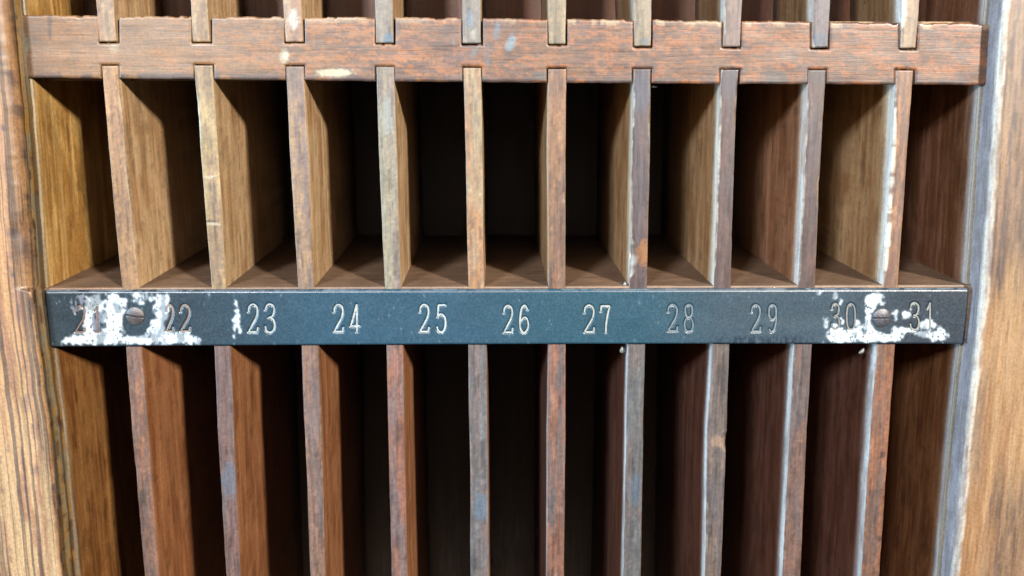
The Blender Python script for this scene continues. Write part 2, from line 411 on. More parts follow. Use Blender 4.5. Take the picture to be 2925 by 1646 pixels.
# ------------------------------------------------------------------ cross rail with its notches
def rail_edge(pts, x):
    return np.interp(x, [p[0] for p in pts], [p[1] for p in pts])
TOPE = [(60, 43), (568, 47), (1067, 49), (1590, 54), (2067, 59), (2566, 65), (2830, 67)]
BOTE = [(60, 223), (619, 227), (1135, 233), (1590, 237), (2112, 240), (2612, 242), (2830, 243)]
def cross_rail():
    nx, ny = 930, 60
    u = np.linspace(50, 2850, nx); v = np.linspace(0, 1, ny)
    U, V = np.meshgrid(u, v)
    t = rail_edge(TOPE, U); b = rail_edge(BOTE, U)
    tn = (fbm(U / 14, 0, 71) - 0.5) * 5 + np.where(fbm(U / 45, 3, 72) > 0.6, 3, 0)
    bn = (fbm(U / 30, 8, 73) - 0.5) * 3
    PY = (t + tn) * (1 - V) + (b + bn) * V
    # cells inside a notch are cut away
    keep = np.ones((ny - 1, nx - 1), bool)
    cu = (U[:-1, :-1] + U[1:, 1:]) / 2; cv = (PY[:-1, :-1] + PY[1:, 1:]) / 2
    for s in top:
        y1, l, r = s[-1]
        keep &= ~((cu > l - 2.0) & (cu < r + 4.0) & (cv < y1 + 4))
    tips = [188, 187, 190, 191, 194, 197, 197, 199, 200, 201]
    for s, y0 in zip(mid, tips):
        keep &= ~((cu > s[0][1] - 2.5) & (cu < s[0][2] + 2.5) & (cv > y0 - 2))
    X, Z = PV(U, PY, 0.0)
    # soften every free edge
    cnt = np.zeros((ny, nx)); 
    for dj in (0, 1):
        for di in (0, 1):
            cnt[dj:ny - 1 + dj, di:nx - 1 + di] += keep
    edge = (cnt < 4)
    e2 = edge.copy()
    e2[1:] |= edge[:-1]; e2[:-1] |= edge[1:]; e2[:, 1:] |= edge[:, :-1]; e2[:, :-1] |= edge[:, 1:]
    Yd = np.where(edge, 0.00035, np.where(e2, 0.00008, 0.0)) + (fbm(U / 90, PY / 60, 75, 2) - 0.5) * 0.0002 + 0.0001
    xx = U / 8.06; zz = PY / 8.06
    c = mix(lin(196, 130, 84) * np.ones(U.shape + (3,)), lin(156, 110, 78), sst(fbm(xx / 12, zz / 5, 81, 5), 0.36, 0.60))
    c = mix(c, lin(126, 92, 84), sst(fbm(xx / 3.0, zz / 1.9, 82, 5), 0.44, 0.62) * 0.85)
    c = mix(c, lin(212, 130, 70), sst(fbm(xx / 2.6, zz / 1.1, 83, 4), 0.52, 0.68) * 0.75)
    c = mix(c, lin(96, 74, 78), sst(fbm(xx / 1.5, zz / 0.9, 87, 4), 0.58, 0.72) * 0.6)
    c = mix(c, lin(60, 44, 46), sst(fbm(xx / 12.0, zz / 0.30, 86, 3), 0.69, 0.77) * 0.7 * (1 - sst(U, 1300, 1700)))
    c = mix(c, c * 0.7, sst(fbm(xx / 0.35, zz / 6, 88, 2), 0.70, 0.80) * 0.5 * sst(U, 800, 1300))
    c = mix(c, lin(204, 160, 116), (1 - sst(U, 300, 1300)) * 0.6)
    # darker lower edge in patches and bare pale wood at the top edge
    c = mix(c, lin(104, 92, 100), sst(V, 0.86, 0.97) * sst(fbm(xx / 5, 2, 84), 0.35, 0.55) * 0.8)
    pale = (1 - sst(V, 0.03 + 0.05 * (fbm(xx / 3, 9, 89) > 0.5), 0.10)) * sst(fbm(xx / 4.5, 6, 85, 3), 0.44, 0.50) * sst(U, 500, 900) * (0.45 + 0.55 * sst(U, 1560, 1640))
    c = mix(c, lin(225, 198, 170), pale * 0.9)
    c = mix(c, lin(70, 56, 56), (1 - sst(V, 0.12, 0.16)) * sst(V, 0.08, 0.12) * sst(U, 2400, 2480) * 0.6)
    c = mix(c, lin(98, 76, 70), (1 - sst(U, 70, 170)) * 0.5)
    def blob(px, py, rx, ry, col, st, ang=0, rg=0.7):  # hand-placed marks, among them a white glint painted into the colour
        nonlocal c
        ca, sa = math.cos(ang), math.sin(ang)
        dx = U - px; dy = PY - py
        d = np.sqrt(((dx * ca + dy * sa) / rx) ** 2 + ((-dx * sa + dy * ca) / ry) ** 2) + (fbm(U / 8, PY / 5, 90) - 0.5) * rg
        c = mix(c, col, (1 - sst(d, 0.65, 1.1)) * st)
    blob(955, 208, 60, 13, lin(255, 246, 220), 1.0)
    blob(812, 160, 16, 26, lin(225, 208, 180), 0.8); blob(815, 158, 9, 12, WHITE, 0.9)
    blob(1419, 90, 11, 28, lin(140, 175, 205), 0.85, 0.15); blob(1459, 122, 15, 26, lin(150, 185, 215), 0.85, 0.35)
    blob(1355, 148, 7, 26, lin(130, 155, 175), 0.7, 0.6); blob(1393, 160, 7, 40, lin(110, 130, 155), 0.6)
    blob(1296, 124, 4, 12, lin(150, 170, 190), 0.7); blob(1390, 90, 70, 60, lin(120, 92, 96), 0.45)
    blob(2215, 222, 40, 22, lin(80, 96, 112), 0.7); blob(1545, 215, 26, 14, lin(98, 110, 122), 0.6)
    blob(1310, 130, 90, 80, lin(124, 98, 100), 0.35)
    blob(325, 140, 14, 16, lin(215, 190, 160), 0.6); blob(70, 130, 14, 30, lin(165, 170, 168), 0.7)
    blob(142, 60, 8, 60, lin(90, 76, 90), 0.6)
    c = c * K * 1.0 * (np.array([1.02, 1.0, 0.86]) + sst(U, 900, 2300)[..., None] * np.array([-0.12, -0.22, -0.27]))
    nb = ny * nx
    verts = np.concatenate([np.stack([X, Yd, Z], -1).reshape(-1, 3), np.stack([X, Yd * 0 + 0.012, Z], -1).reshape(-1, 3)])
    faces = []
    idx = lambda j, i: j * nx + i
    kk = keep
    for j in range(ny - 1):
        for i in range(nx - 1):
            if not kk[j, i]: continue
            a, b_, c_, d = idx(j, i), idx(j, i + 1), idx(j + 1, i + 1), idx(j + 1, i)
            faces.append((a, d, c_, b_))
            if j == 0 or not kk[j - 1, i]: faces.append((a, b_, b_ + nb, a + nb))
            if j == ny - 2 or not kk[j + 1, i]: faces.append((c_, d, d + nb, c_ + nb))
            if i == 0 or not kk[j, i - 1]: faces.append((d, a, a + nb, d + nb))
            if i == nx - 2 or not kk[j, i + 1]: faces.append((b_, c_, c_ + nb, b_ + nb))
    cc = np.concatenate([c.reshape(-1, 3), c.reshape(-1, 3)])
    used = np.zeros(len(verts), bool)
    for f in faces:
        for q in f: used[q] = True
    mp = np.cumsum(used) - 1
    faces = [tuple(int(mp[q]) for q in f) for f in faces]
    o = mesh_obj('cross_rail', verts[used], faces, cc[used], M_H, rack, True,
                 'orange brown cross rail with blue paint marks and notches for the dividers')
    return o
cross_rail()

def box(name, x0, x1, y0, y1, z0, z1, col, mat, label=None, bev=0.0006, nseg=1):
    """bevelled board, built from a rounded section running along x"""
    n = 40
    xs = np.linspace(x0, x1, n)
    ring = [(y0 + bev, z0), (y0 + bev * .3, z0 + bev * .3), (y0, z0 + bev), (y0, z1 - bev), (y0 + bev * .3, z1 - bev * .3), (y0 + bev, z1), (y0 + 0.02 if y1 - y0 > 0.05 else (y0 + y1) / 2, z1), (y1, z1), (y1, z0)]
    pts = np.zeros((n, len(ring), 3)); cols = np.zeros((n, len(ring), 3))
    for i, (y, z) in enumerate(ring):
        pts[:, i, 0] = xs; pts[:, i, 1] = y; pts[:, i, 2] = z
        m = fbm(xs * 200, y * 300 + z * 50, 31)
        cols[:, i] = mix(col * np.ones((n, 3)), col * 0.75, sst(m, 0.4, 0.6))
    o = loft(name, pts, cols, mat, rack, label)
    o.data.polygons.foreach_set('use_smooth', [False] * len(o.data.polygons))
    return o

XL0, XR0 = -0.20, 0.21
zt = P(1462, 52)[1]; zb = P(1462, 236)[1]
XLi = P(100, 500)[0] - 0.012; XRi = P(2795, 500)[0] + 0.012
# shelf behind the cross rail, floor of the top row
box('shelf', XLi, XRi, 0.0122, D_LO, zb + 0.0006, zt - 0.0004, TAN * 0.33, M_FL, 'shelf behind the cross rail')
zs = P(1462, 819)[1]; zr = P(1462, 984)[1]
# shelf whose front edge carries the number strip
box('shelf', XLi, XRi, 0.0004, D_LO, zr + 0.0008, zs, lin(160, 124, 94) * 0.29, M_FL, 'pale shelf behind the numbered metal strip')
ztop = P(1462, -520)[1]
box('shelf', XLi, XRi, 0.0, D_LO, ztop, ztop + 0.02, TAN * 0.7, M_FL, 'top board of the rack, out of the picture')
box('shelf', XLi, XRi, 0.0, D_LO, 0.0, 0.02, TAN * 0.6, M_FL, 'bottom board of the rack, out of the picture')
BR = lin(122, 74, 44)
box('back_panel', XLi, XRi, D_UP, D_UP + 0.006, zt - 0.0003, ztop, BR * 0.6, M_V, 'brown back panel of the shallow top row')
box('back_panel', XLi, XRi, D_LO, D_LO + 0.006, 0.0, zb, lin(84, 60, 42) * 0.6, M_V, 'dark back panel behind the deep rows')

# ------------------------------------------------------------------ upright frame boards
def upright(name, edge, proud, side, width, cham, colf, mat, label, seed, depth_back=0.0, wear=0.9, colin=None):
    """edge: (y, x) picture line of its inner face at the rack plane; side -1 left of the rack, +1 right"""
    ys = [e[0] for e in edge]
    X, Z = PV([e[1] for e in edge], ys, 0.0)
    o_ = np.argsort(Z); Zs, Xs = Z[o_], X[o_]
    a = (Xs[-1] - Xs[0]) / (Zs[-1] - Zs[0])
    n = 620
    z = np.linspace(0.0, ztop + 0.02, n)
    x = np.interp(z, Zs, Xs)
    x = np.where(z < Zs[0], Xs[0] + a * (z - Zs[0]), x); x = np.where(z > Zs[-1], Xs[-1] + a * (z - Zs[-1]), x)
    zz = z * 1000
    x = x + (fbm(zz / 9, 0, seed) - 0.5) * 0.0006
    ch = cham(z, zz)
    one = np.ones(n)
    cols = []; prof = []
    # from the back of the inner face to the front, round the corner and outwards
    for y in (0.13, 0.03, depth_back, -proud * 0.25, -proud * 0.5, -proud * 0.75):
        prof.append((x, np.maximum(y, -(proud - ch)) if y < 0 else y * one, 0))
    prof.append((x, -(proud - ch), 0))
    for k in (0.2, 0.5, 0.8):
        th = k * math.pi / 2
        prof.append((x + side * ch * (1 - math.cos(th)), -(proud - ch) - ch * math.sin(th), 1))
    prof.append((x + side * ch, -proud * one, 1))
    nf = 72
    for k in range(1, nf + 1):
        prof.append((x + side * (ch + (width - ch) * k / nf), -proud * one, 2))
    prof.append((x + side * width, 0.13 * one, 3))
    C = len(prof)
    pts = np.zeros((n, C, 3)); cc = np.zeros((n, C, 3))
    for i, (px, py, kd) in enumerate(prof):
        pts[:, i, 0] = px; pts[:, i, 1] = py + ((fbm(px * 900, zz / 14, seed + 3) - 0.5) * 0.00016 if kd in (1, 2) else 0); pts[:, i, 2] = z
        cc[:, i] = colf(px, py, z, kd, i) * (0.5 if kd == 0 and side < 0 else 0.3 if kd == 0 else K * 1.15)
    o = loft(name, pts, cc, mat, rack, label, x)
    return o

LED = [(0, 60), (420, 98), (800, 125), (1220, 177), (1640, 217)]
def cham_l(z, zz):
    zc = P(92, 830, -0.011)[1]
    up = sst(z, zc - 0.0008, zc + 0.0006)
    c = 0.0010 + up * (0.0046 + 0.002 * (fbm(zz / 14, 3, 611) - 0.5)) + 0.0008 * (fbm(zz / 7, 5, 612) - 0.5)
    zn = P(75, 660, -0.011)[1]
    return np.clip(c + np.exp(-((z - zn) / 0.004) ** 2) * 0.0012, 0.0005, 0.0085)
def col_l(x, y, z, kd, i):
    one = np.ones(len(z)); zz = z * 1000; xx = x * 1000
    if kd == 0:
        c = mix(lin(176, 130, 66) * one[:, None], lin(150, 132, 100), sst(fbm(y * 400, zz / 12, 621), 0.42, 0.58))
        return mix(c, lin(110, 76, 48), sst(fbm(y * 600, zz / 7, 622), 0.6, 0.7))
    if kd == 1:
        c = mix(lin(186, 138, 98) * one[:, None], lin(216, 160, 106), sst(fbm(xx / 2, zz / 12, 623), 0.45, 0.6))
        return mix(c, lin(96, 76, 80), sst(fbm(xx / 1.5, zz / 6, 624), 0.56, 0.68) * 0.8)
    t = sst(z, P(50, 1500)[1], P(50, 500)[1])
    c = mix(lin(236, 194, 142) * one[:, None], lin(230, 168, 104), t)
    c = mix(c, lin(190, 130, 96), sst(fbm(xx / 2, zz / 25, 625), 0.5, 0.65) * 0.7)
    return mix(c, lin(140, 110, 104), sst(fbm(xx / 1.6, zz / 8, 626), 0.64, 0.76) * 0.6)
upright('stile', LED, 0.011, -1, 0.07, cham_l, col_l, M_ST, 'left upright of streaked orange pine with a chipped rounded edge', 600)

RED_ = [(0, 2834), (420, 2802), (840, 2774), (1220, 2732), (1640, 2695)]
def cham_r(z, zz):
    return 0.0022 + 0.0012 * (fbm(zz / 16, 3, 631) - 0.5)
def col_r(x, y, z, kd, i):
    one = np.ones(len(z)); zz = z * 1000; xx = x * 1000
    if kd == 0:
        return mix(lin(186, 178, 180) * one[:, None], lin(168, 158, 158), sst(fbm(y * 700, zz / 8, 641), 0.4, 0.6))  # inner face coloured lavender grey to carry the side light
    if kd == 1:
        c = mix(lin(236, 224, 206) * one[:, None], lin(176, 140, 110), sst(fbm(xx, zz / 6, 642), 0.5, 0.7) * (0.3 if i < 9 else 0.8))  # pale corner colour stands in for the glint of the side light
        return mix(c, lin(150, 130, 128), sst(fbm(i * 0.8 + xx * 0, zz / 16, 652, 5), 0.48, 0.62) * 0.6)
    d = (x - x0r(z)) * 1000
    c = mix(lin(208, 162, 112) * one[:, None], lin(194, 142, 94), sst(fbm(xx / 4, zz / 40, 643), 0.4, 0.6))
    top_ = sst(z, P(2850, 830)[1], P(2850, 560)[1])
    zp = lambda y: P(2850, y, -0.008)[1]
    wob = (fbm(xx / 1.6, zz / 26, 648, 5) - 0.5)
    g = sst(z + wob * 0.05, zp(880), zp(720)) * (1 - 0.5 * sst(fbm(xx / 2, zz / 50, 650), 0.55, 0.7))
    low_ = np.exp(-(((z + wob * 0.02 - zp(1220)) / 0.021) ** 4)) * (1 - sst(d + wob * 8, 5.0, 8.0))
    far_ = sst(d + wob * 12, 10.0, 14.0) * (1 - sst(z, zp(1500), zp(1250)))
    g = np.clip(g + low_ * 0.9 + far_ * 0.8, 0, 1)
    c = mix(c, lin(150, 118, 94), g * 0.85)
    c = mix(c, lin(106, 84, 76), g * sst(fbm(xx / 0.9, zz / 18, 647, 5), 0.46, 0.64) * 0.8)
    c = mix(c, lin(190, 150, 116), g * sst(fbm(xx / 0.7, zz / 14, 651, 4), 0.56, 0.68) * 0.6)
    c = mix(c, lin(216, 180, 136), sst(fbm(xx / 1.5, zz / 40, 645), 0.55, 0.72) * 0.3)
    return c
_X, _Z = PV([e[1] for e in RED_], [e[0] for e in RED_], 0.0)
def x0r(z): return np.interp(z, _Z[::-1], _X[::-1])
upright('stile', RED_, 0.008, 1, 0.07, cham_r, col_r, M_V, 'right upright with a pale glint painted on its corner and blotchy brown face', 700)

def jamb(edge, side, inset, y0, col, label, seed):
    ys = [e[0] for e in edge]
    X, Z = PV([e[1] for e in edge], ys, 0.0)
    o_ = np.argsort(Z); Zs, Xs = Z[o_], X[o_]
    a = (Xs[-1] - Xs[0]) / (Zs[-1] - Zs[0])
    n = 400; z = np.linspace(0.0005, ztop - 0.0005, n)
    x = np.interp(z, Zs, Xs)
    x = np.where(z < Zs[0], Xs[0] + a * (z - Zs[0]), x); x = np.where(z > Zs[-1], Xs[-1] + a * (z - Zs[-1]), x)
    zz = z * 1000
    x = x - side * (inset + (fbm(zz / 8, 1, seed) - 0.5) * 0.0004)
    prof = [(x, y * np.ones(n)) for y in [D_LO, 0.1, 0.08] + list(np.linspace(0.066, 0.004, 48)) + [0.003, y0 + 0.0006]]
    prof += [(x + side * 0.0002, y0 + 0.0002), (x + side * 0.0007, y0), (x + side * 0.004, y0), (x + side * 0.004, D_LO)]
    C = len(prof); pts = np.zeros((n, C, 3)); cc = np.zeros((n, C, 3))
    for i, (px, y) in enumerate(prof):
        pts[:, i, 0] = px; pts[:, i, 1] = y; pts[:, i, 2] = z
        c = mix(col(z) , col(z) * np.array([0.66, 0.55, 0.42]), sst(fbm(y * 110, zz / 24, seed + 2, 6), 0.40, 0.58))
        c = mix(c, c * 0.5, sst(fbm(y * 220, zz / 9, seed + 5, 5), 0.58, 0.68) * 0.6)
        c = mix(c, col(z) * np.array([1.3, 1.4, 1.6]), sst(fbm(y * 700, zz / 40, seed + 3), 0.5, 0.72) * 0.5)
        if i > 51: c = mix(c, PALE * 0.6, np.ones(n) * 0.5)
        elif side > 0: c = mix(c, lin(170, 165, 160), (1 - sst(y, 0.003, 0.008)) * 0.6)  # strip of side light painted paler along the right panel's front
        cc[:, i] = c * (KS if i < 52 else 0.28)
    loft('side_panel', pts, cc, M_V, rack, label, x)
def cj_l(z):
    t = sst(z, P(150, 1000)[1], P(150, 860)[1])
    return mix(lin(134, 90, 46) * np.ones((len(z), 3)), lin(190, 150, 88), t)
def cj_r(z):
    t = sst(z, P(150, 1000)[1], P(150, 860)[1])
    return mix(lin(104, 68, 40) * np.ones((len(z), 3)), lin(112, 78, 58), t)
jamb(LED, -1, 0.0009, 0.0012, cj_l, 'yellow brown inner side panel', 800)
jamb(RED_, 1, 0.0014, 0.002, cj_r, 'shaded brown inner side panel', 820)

# ------------------------------------------------------------------ numbered strip
DIG = {
 '0': [[(.5, 0), (.85, .12), (.97, .5), (.85, .88), (.5, 1), (.15, .88), (.03, .5), (.15, .12), (.5, 0)]],
 '1': [[(.12, .2), (.35, .14), (.55, .0)], [(.55, 0), (.55, .98)]],
 '2': [[(.05, .27), (.14, .09), (.48, .0), (.84, .09), (.93, .28), (.78, .5), (.42, .74), (.06, .98)], [(.06, .98), (.92, .98)], [(.92, .98), (.97, .82)]],
 '3': [[(.06, .2), (.2, .05), (.5, 0), (.84, .09), (.88, .27), (.7, .43), (.38, .47)], [(.38, .47), (.76, .52), (.95, .72), (.83, .92), (.5, 1), (.16, .93), (.05, .78)]],
 '4': [[(.66, 0), (.35, .42), (.02, .78)], [(.02, .78), (1, .77)], [(.70, 0), (.70, 1)]],
 '5': [[(.93, .02), (.2, .02)], [(.2, .02), (.12, .44)], [(.12, .44), (.45, .35), (.83, .45), (.95, .67), (.82, .91), (.5, 1), (.16, .93), (.05, .8)]],
 '6': [[(.86, .14), (.55, 0), (.22, .12), (.06, .5), (.1, .84), (.45, 1), (.82, .88), (.93, .68), (.76, .48), (.45, .44), (.1, .62)]],
 '7': [[(.05, .22), (.09, .03)], [(.09, .03), (.95, .03)], [(.95, .03), (.74, .35), (.6, .68), (.55, 1)]],
 '8': [[(.5, 0), (.82, .08), (.88, .24), (.75, .42), (.5, .47), (.25, .42), (.12, .24), (.18, .08), (.5, 0)],
       [(.5, .47), (.82, .56), (.95, .75), (.82, .94), (.5, 1), (.18, .94), (.05, .75), (.18, .56), (.5, .47)]],
 '9': [[(.5, 0), (.84, .08), (.93, .28), (.8, .47), (.48, .54), (.16, .46), (.06, .27), (.18, .07), (.5, 0)], [(.93, .28), (.92, .6), (.7, .9), (.36, 1), (.1, .9)]],
}
NUMS = [('21', 211, 246, 262, 290, 871, 953, (150, 122, 108)), ('22', 471, 498, 511, 546, 868, 951, (170, 146, 132)),
        ('23', 705, 740, 753, 789, 866, 953, (196, 206, 206)), ('24', 950, 984, 998, 1030, 867, 952, (212, 222, 220)),
        ('25', 1195, 1229, 1244, 1277, 867, 952, (212, 222, 220)), ('26', 1435, 1468, 1481, 1514, 870, 954, (200, 210, 206)),
        ('27', 1665, 1701, 1712, 1746, 869, 953, (200, 204, 196)), ('28', 1904, 1939, 1951, 1984, 867, 950, (124, 142, 150)),
        ('29', 2143, 2176, 2192, 2222, 868, 951, (128, 144, 152)), ('30', 2372, 2402, 2415, 2447, 865, 944, (150, 148, 142)),
        ('31', 2596, 2630, 2644, 2668, 862, 945, (170, 172, 164))]
def smooth_path(p, step=0.8):
    p = np.array(p, float)
    if len(p) == 2:
        k = max(2, int(np.hypot(*(p[1] - p[0])) / step)); t = np.linspace(0, 1, k)[:, None]
        return p[0] * (1 - t) + p[1] * t
    closed = np.allclose(p[0], p[-1])
    q = np.vstack([p[-2] if closed else 2 * p[0] - p[1], p, p[1] if closed else 2 * p[-1] - p[-2]])
    out = []
    for i in range(1, len(q) - 2):
        a, b, c, d = q[i - 1:i + 3]
        k = max(3, int(np.hypot(*(c - b)) / step))
        for t in np.linspace(0, 1, k, endpoint=False):
            out.append(0.5 * ((2 * b) + (c - a) * t + (2 * a - 5 * b + 4 * c - d) * t * t + (3 * b - a - 3 * c + d) * t ** 3))
    out.append(q[-2])
    return np.array(out)
STROKES = []
for (txt, a0, a1, b0, b1, y0, y1, col) in NUMS:
    ls = []
    for chd, x0, x1 in ((txt[0], a0, a1), (txt[1], b0, b1)):
        st = DIG[chd] + ([[(.12, .98), (.98, .98)]] if txt == '21' and chd == '1' else [])
        for s in st:
            ls.append(smooth_path([(x0 + 3 + px * (x1 - x0 - 6), y0 + 3 + py * (y1 - y0 - 6)) for px, py in s]))
    STROKES.append((txt, ls, col))

PY0 = -0.0016
plate = None
def inpoly(X, Y, poly):
    r = np.zeros(X.shape, bool); n = len(poly)
    for i in range(n):
        x1, y1 = poly[i]; x2, y2 = poly[(i + 1) % n]
        if y1 == y2: continue
        c = ((y1 > Y) != (y2 > Y)) & (X < (x2 - x1) * (Y - y1) / (y2 - y1) + x1)
        r ^= c
    return r
def number_strip():
    nx, ny = 1330, 82
    s = np.linspace(0, 1, nx); v = np.linspace(0, 1, ny)
    Sg, V = np.meshgrid(s, v)
    xt = 127 + (2768 - 127) * Sg; xb = 144 + (2755 - 144) * Sg
    yt = 830 - 6 * Sg + 0 * V; yb = 991 - 8 * Sg - 3.5 * np.sin(Sg * math.pi)
    U = xt * (1 - V) + xb * V
    Q = yt * (1 - V) + yb * V
    Q = Q + (fbm(U / 25, 0, 900) - 0.5) * 1.6 * (1 - sst(V, 0, 0.1))
    wj = (fbm(U / 7, Q / 7, 901, 5) - 0.5) * 20; wj2 = (fbm(U / 7, Q / 7, 902, 5) - 0.5) * 20
    UX = U + wj; QX = Q + wj2
    A = lambda pts: [(100 + x / 4.293, 810 + y / 4.293) for x, y in pts]
    B = lambda pts: [(2300 + x / 4.293, 800 + y / 4.293) for x, y in pts]
    def ell(cx, cy, rx, ry): return ((UX - cx) / rx) ** 2 + ((QX - cy) / ry) ** 2 < 1
    w = inpoly(UX, QX, A([(900, 140), (985, 130), (1060, 190), (1130, 190), (1120, 320), (1080, 400), (1080, 740), (310, 740), (330, 700), (430, 640), (600, 640), (620, 180), (720, 150), (880, 130)]))
    w |= inpoly(UX, QX, A([(1480, 140), (1640, 130), (1640, 330), (1600, 450), (1580, 600), (1900, 620), (2030, 690), (2020, 735), (1070, 740), (1090, 660), (1280, 640), (1400, 520), (1420, 450), (1500, 430), (1450, 330), (1480, 200)]))
    for x, y, rx, ry in ((1240, 150, 45, 20), (1335, 160, 55, 28), (1300, 235, 30, 28), (1225, 215, 24, 18), (1425, 185, 26, 28)):
        cx, cy = A([(x, y)])[0]; w |= ell(cx, cy, rx / 4.3 + 1, ry / 4.3 + 1)
    half = inpoly(UX, QX, A([(420, 150), (600, 140), (600, 300), (480, 360), (440, 300)]))
    half |= inpoly(UX, QX, A([(600, 300), (900, 250), (900, 700), (600, 700)])) & (fbm(U / 30, Q / 50, 905) > 0.35)
    # bare spots inside the white
    for x, y, rx, ry in ((860, 265, 26, 28), (850, 340, 32, 24), (760, 470, 55, 150), (840, 520, 50, 45), (840, 165, 50, 35), (540, 560, 50, 60), (540, 170, 40, 30), (1035, 725, 35, 18), (1530, 715, 30, 18), (1840, 725, 30, 16), (1490, 350, 26, 14), (1480, 430, 26, 24), (1065, 585, 22, 20)):
        cx, cy = A([(x, y)])[0]; w &= ~ell(cx, cy, rx / 4.3, ry / 4.3)
    w &= ~(((U - 389) / 41) ** 2 + ((Q - 917) / 47) ** 2 < 1 + (fbm(U / 9, Q / 9, 906) - .5) * .5)
    spk = inpoly(UX, QX, A([(2440, 190), (2480, 200), (2520, 430), (2530, 590), (2500, 600), (2480, 500), (2430, 680), (2410, 660), (2440, 520), (2425, 430), (2470, 400)]))
    w |= spk & (fbm(U / 5, Q / 6, 907) > 0.40)
    w2 = inpoly(UX, QX, B([(250, 650), (330, 600), (420, 600), (560, 620), (700, 560), (745, 520), (735, 330), (745, 210), (820, 170), (900, 150), (980, 190), (900, 280), (850, 340), (800, 400), (790, 520), (870, 600), (960, 660), (1050, 670), (1180, 570), (1300, 620), (1330, 650), (1230, 650), (1160, 745), (340, 770), (260, 700)]))
    w2 |= inpoly(UX, QX, B([(1330, 645), (1500, 625), (1620, 640), (1640, 570), (1760, 670), (1740, 710), (1560, 750), (1540, 710), (1380, 690)]))
    for x, y, rx, ry in ((1500, 550, 100, 52), (1240, 425, 44, 48), (375, 200, 30, 45), (250, 525, 20, 62), (362, 560, 38, 34), (940, 285, 34, 18), (1110, 400, 32, 30), (1105, 460, 12, 38), (450, 275, 18, 30), (180, 150, 22, 36), (450, 500, 14, 44), (1100, 610, 36, 34), (640, 530, 26, 34)):
        cx, cy = B([(x, y)])[0]; w2 |= ell(cx, cy, rx / 4.3, ry / 4.3)
    for x, y, rx, ry in ((350, 695, 38, 22), (735, 635, 20, 16), (830, 632, 16, 18), (660, 745, 22, 16), (505, 735, 10, 18), (520, 650, 12, 20), (870, 170, 26, 10)):
        cx, cy = B([(x, y)])[0]; w2 &= ~ell(cx, cy, rx / 4.3, ry / 4.3)
    w2 &= ~(((U - 2517) / 30) ** 2 + ((Q - 913) / 38) ** 2 < 1)
    rngs = np.random.RandomState(5)
    sp = np.zeros(U.shape)
    for _ in range(230):
        cx = rngs.uniform(150, 2740); cy = 830 + 158 * rngs.choice([rngs.beta(0.6, 3.5), rngs.uniform(0, 1), rngs.beta(4, 0.8)])
        r = rngs.uniform(1.2, 3.0) * (1.8 if rngs.rand() < 0.08 else 1)
        i0 = int((cx - 144) / 2640 * nx)
        a, b = max(0, i0 - 20), min(nx, i0 + 20)
        sp[:, a:b] = np.maximum(sp[:, a:b], np.exp(-((U[:, a:b] - cx) / r) ** 2 - ((Q[:, a:b] - cy) / (r * 2.0)) ** 2) * rngs.uniform(.25, .95))
    # groove of the stamped figures
    dist = np.full(U.shape, 99.0)
    for txt, ls, col in STROKES:
        for p in ls:
            x0, x1 = p[:, 0].min() - 9, p[:, 0].max() + 9
            i0 = max(0, int((x0 - 150) / 2640 * nx) - 6); i1 = min(nx, int((x1 - 120) / 2640 * nx) + 8)
            uu = U[:, i0:i1]; qq = Q[:, i0:i1]
            d = np.full(uu.shape, 99.0)
            for q in p[::2]:
                d = np.minimum(d, np.hypot(uu - q[0], qq - q[1]))
            dist[:, i0:i1] = np.minimum(dist[:, i0:i1], d)
    groove = 1 - sst(dist, 2.2, 5.0)
    WH = (w | w2)
    white = WH.astype(float)
    k_ = np.array([1, 2, 1]) / 4.0                       # thin feathered rim of the paint film
    for _ in range(2):
        white = np.apply_along_axis(lambda a: np.convolve(a, k_, 'same'), 0, white)
        white = np.apply_along_axis(lambda a: np.convolve(a, k_, 'same'), 1, white)
    white = np.where(white > 0.5, 0.5 + white / 2, white) * (1 - 0.9 * sst(fbm(U / 6, Q / 9, 920, 4), 0.64, 0.72))
    hal = (half & ~WH).astype(float)
    Yd = PY0 + groove * 0.00038 - white * 0.00006 + (fbm(U / 150, Q / 90, 910, 2) - 0.5) * 0.00025
    ex = np.minimum(U - (xt[0, 0] * (1 - V) + xb[0, 0] * V), (xt[0, -1] * (1 - V) + xb[0, -1] * V) - U)
    top_d = Q - yt; bot_d = yb - Q
    Yd += (1 - sst(top_d, -2, 8)) * 0.0007 + (1 - sst(bot_d, -1, 4)) * 0.0004 + (1 - sst(ex, 0, 4)) * 0.0003
    xx = U; c = np.ones(U.shape + (3,))
    base = mix(lin(62, 84, 98) * c, lin(60, 108, 134), sst(xx, 480, 1000))
    base = mix(base, lin(54, 108, 130), sst(xx, 1300, 1600))
    base = mix(base, lin(78, 104, 120), sst(xx, 1800, 2100))
    base = mix(base, lin(66, 80, 94), sst(xx, 2380, 2650))
    base = mix(base, base * 0.88, sst(fbm(U / 90, Q / 50, 911, 5), 0.4, 0.7) * 0.7)
    base = mix(base, base * 1.15, sst(fbm(U / 30, Q / 20, 912, 4), 0.5, 0.75) * 0.6)
    base = mix(base, lin(104, 140, 160), sp * 0.85)
    base = mix(base, lin(196, 208, 214), np.clip(sp - 0.55, 0, 1) * 1.8)
    # rubbed upper edge
    base = mix(base, lin(130, 144, 160), (1 - sst(top_d, 3, 10)) * sst(fbm(U / 22, 4, 914), 0.35, 0.6) * 0.8)
    base = mix(base, lin(176, 196, 210), (1 - sst(top_d, 0, 5)) * sst(fbm(U / 60, 4, 915), 0.5, 0.6) * 0.7)
    base = mix(base, lin(30, 56, 78), sst(Q, 955, 968) * (1 - sst(abs(U - 2180), 80, 170)) * sst(fbm(U / 5, Q / 20, 916), 0.4, 0.6) * 0.8)
